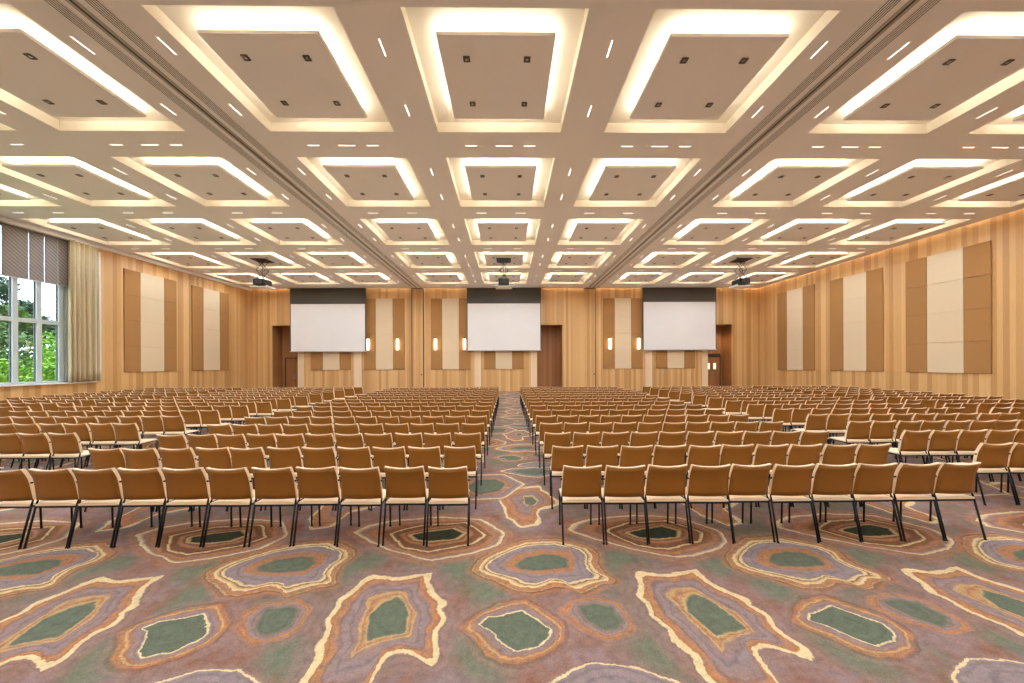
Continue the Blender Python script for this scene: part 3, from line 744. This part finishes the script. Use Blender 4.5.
# the farther chairs as one mesh
pb = bm_(); one_mesh(pb, True); bmesh.ops.recalc_face_normals(pb, faces=pb.faces)
pv = [v.co.copy() for v in pb.verts]; pb.verts.index_update()
pf = [([v.index for v in f.verts], f.material_index) for f in pb.faces]; pb.free()
V, Fc, MI = [], [], []
for x, y in [(c[1], c[0]+c[6]) for c in rest]+[(e[0], e[1]) for e in extra]:
    n0 = len(V); V += [(v.x+x, v.y+y, v.z) for v in pv]
    for f, mi in pf: Fc.append([k+n0 for k in f]); MI.append(mi)
me = bpy.data.meshes.new('banquet_chairs'); me.from_pydata(V, [], Fc)
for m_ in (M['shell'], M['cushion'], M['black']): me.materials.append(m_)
me.polygons.foreach_set('material_index', MI); me.update()
o = bpy.data.objects.new('banquet_chairs', me); COL.objects.link(o); o['kind'] = 'stuff'
tag(o, 'remaining rows of brown-backed banquet chairs filling the far part of the hall', 'chairs')

# ------------------------------------------------------------------ outside the window
b = bm_(); box(b, -90, WL-.26, -30, 90, -.6, -.4); struct('ground', b, M['lawn'])
def leaves(b, c, rad, n, size, rnd):
    for _ in range(n):
        d = Vector((rnd.gauss(0, 1), rnd.gauss(0, 1), rnd.gauss(0, 1))).normalized()*rnd.uniform(.55, 1)
        p = Vector(c)+Vector((d.x*rad[0], d.y*rad[1], d.z*rad[2]))
        u = Vector((rnd.gauss(0, 1), rnd.gauss(0, 1), rnd.gauss(0, .6))).normalized(); w = u.orthogonal().normalized()
        s = size*rnd.uniform(.6, 1.3)
        b.faces.new([b.verts.new(p+u*s), b.verts.new(p+w*s*.5), b.verts.new(p-u*s), b.verts.new(p-w*s*.5)])
def tree(x, y, hgt, rad, m, label, seed, dens=1.0, bare=False):
    r = random.Random(seed)
    t = empty('tree', (x, y, -.4), label, 'tree', 'trees outside the window')
    b = bm_(); tips = []
    tube(b, (0, 0, 0), (.1, 0, hgt*.5), .16, .10)
    for k in range(9):
        a = r.uniform(0, 2*PI); e = Vector((math.cos(a)*rad*.8, math.sin(a)*rad*.8, hgt*r.uniform(.5, .95))); s = Vector((.1, 0, hgt*r.uniform(.3, .5)))
        mid = (s+e)/2+Vector((0, 0, .3)); tube(b, s, mid, .06, .04, 6); tube(b, mid, e, .04, .015, 5); tips += [mid, e]
        for q in range(4):
            e2 = mid.lerp(e, r.uniform(.1, 1))+Vector((r.uniform(-1, 1), r.uniform(-1, 1), r.uniform(-.5, .6)))*rad*.3
            tube(b, mid.lerp(e, r.uniform(0, .8)), e2, .018, .006, 4)
    mesh_obj('trunk', b, M['bark'], t)
    b = bm_()
    for p in tips:
        leaves(b, p, (rad*.36, rad*.36, rad*.28), int((60 if bare else 560)*dens), .13, r)
    mesh_obj('crown', b, m, t)
def shrub(x, y, z, rad, m, label, seed):
    r = random.Random(seed); b = bm_()
    for k in range(9):
        leaves(b, (x+r.uniform(-1, 1)*rad[0]*.55, y+r.uniform(-1, 1)*rad[1]*.6, z+r.uniform(-.5, .6)*rad[2]), (rad[0]*.5, rad[1]*.5, rad[2]*.5), 700, .085, r)
    o = mesh_obj('shrub', b, m); tag(o, label, 'shrub', 'shrubs outside the window')
shrub(-22.5, 15.6, 1.1, (1.2, 1.7, 1.5), M['leaf_bright'], 'bright green shrub directly below the window glass', 1)
shrub(-23.5, 19.2, 1.2, (1.3, 1.9, 1.6), M['leaf_bright'], 'bright green shrub outside nearest the curtain', 2)
shrub(-27.5, 19.0, 1.8, (1.7, 2.4, 2.2), M['leaf_mid'], 'larger mid-green shrub behind the bright shrubs at left', 3)
shrub(-28.5, 23.4, 1.8, (1.7, 2.4, 2.2), M['leaf_bright'], 'larger yellow-green shrub behind the bright shrubs at right', 4)
tree(-31.5, 20.5, 7.0, 2.3, M['leaf_mid'], 'leafy yellow-green tree seen through the left window bay', 11)
tree(-34.5, 26.5, 8.5, 2.6, M['leaf_dark'], 'dark green tree seen through the middle window bay', 12)
tree(-33, 31.5, 7.5, 2.8, M['leaf_mid'], 'leafy mid-green tree seen beside the curtain', 13)
tree(-39.8, 22.5, 9.5, 2.8, M['leaf_dark'], 'tall dark tree farthest from the window', 14)
tree(-24.5, 21.0, 8.0, 3.2, M['leaf_dark'], 'nearly bare tree with thin dark branches close to the window', 15, .25, True)
r = random.Random(77); b = bm_()
for k in range(26):
    leaves(b, (-44+r.uniform(-1, 1), 22+k*1.0, r.uniform(1.0, 3.6)), (1.3, 1.6, 1.7), 420, .17, r)
tag(mesh_obj('hedge', b, M['leaf_mid']), 'long dense green hedge behind the trees outside the window', 'hedge')
print('chairs', len(chairs), 'ind', len(ind), 'extra', len(extra))
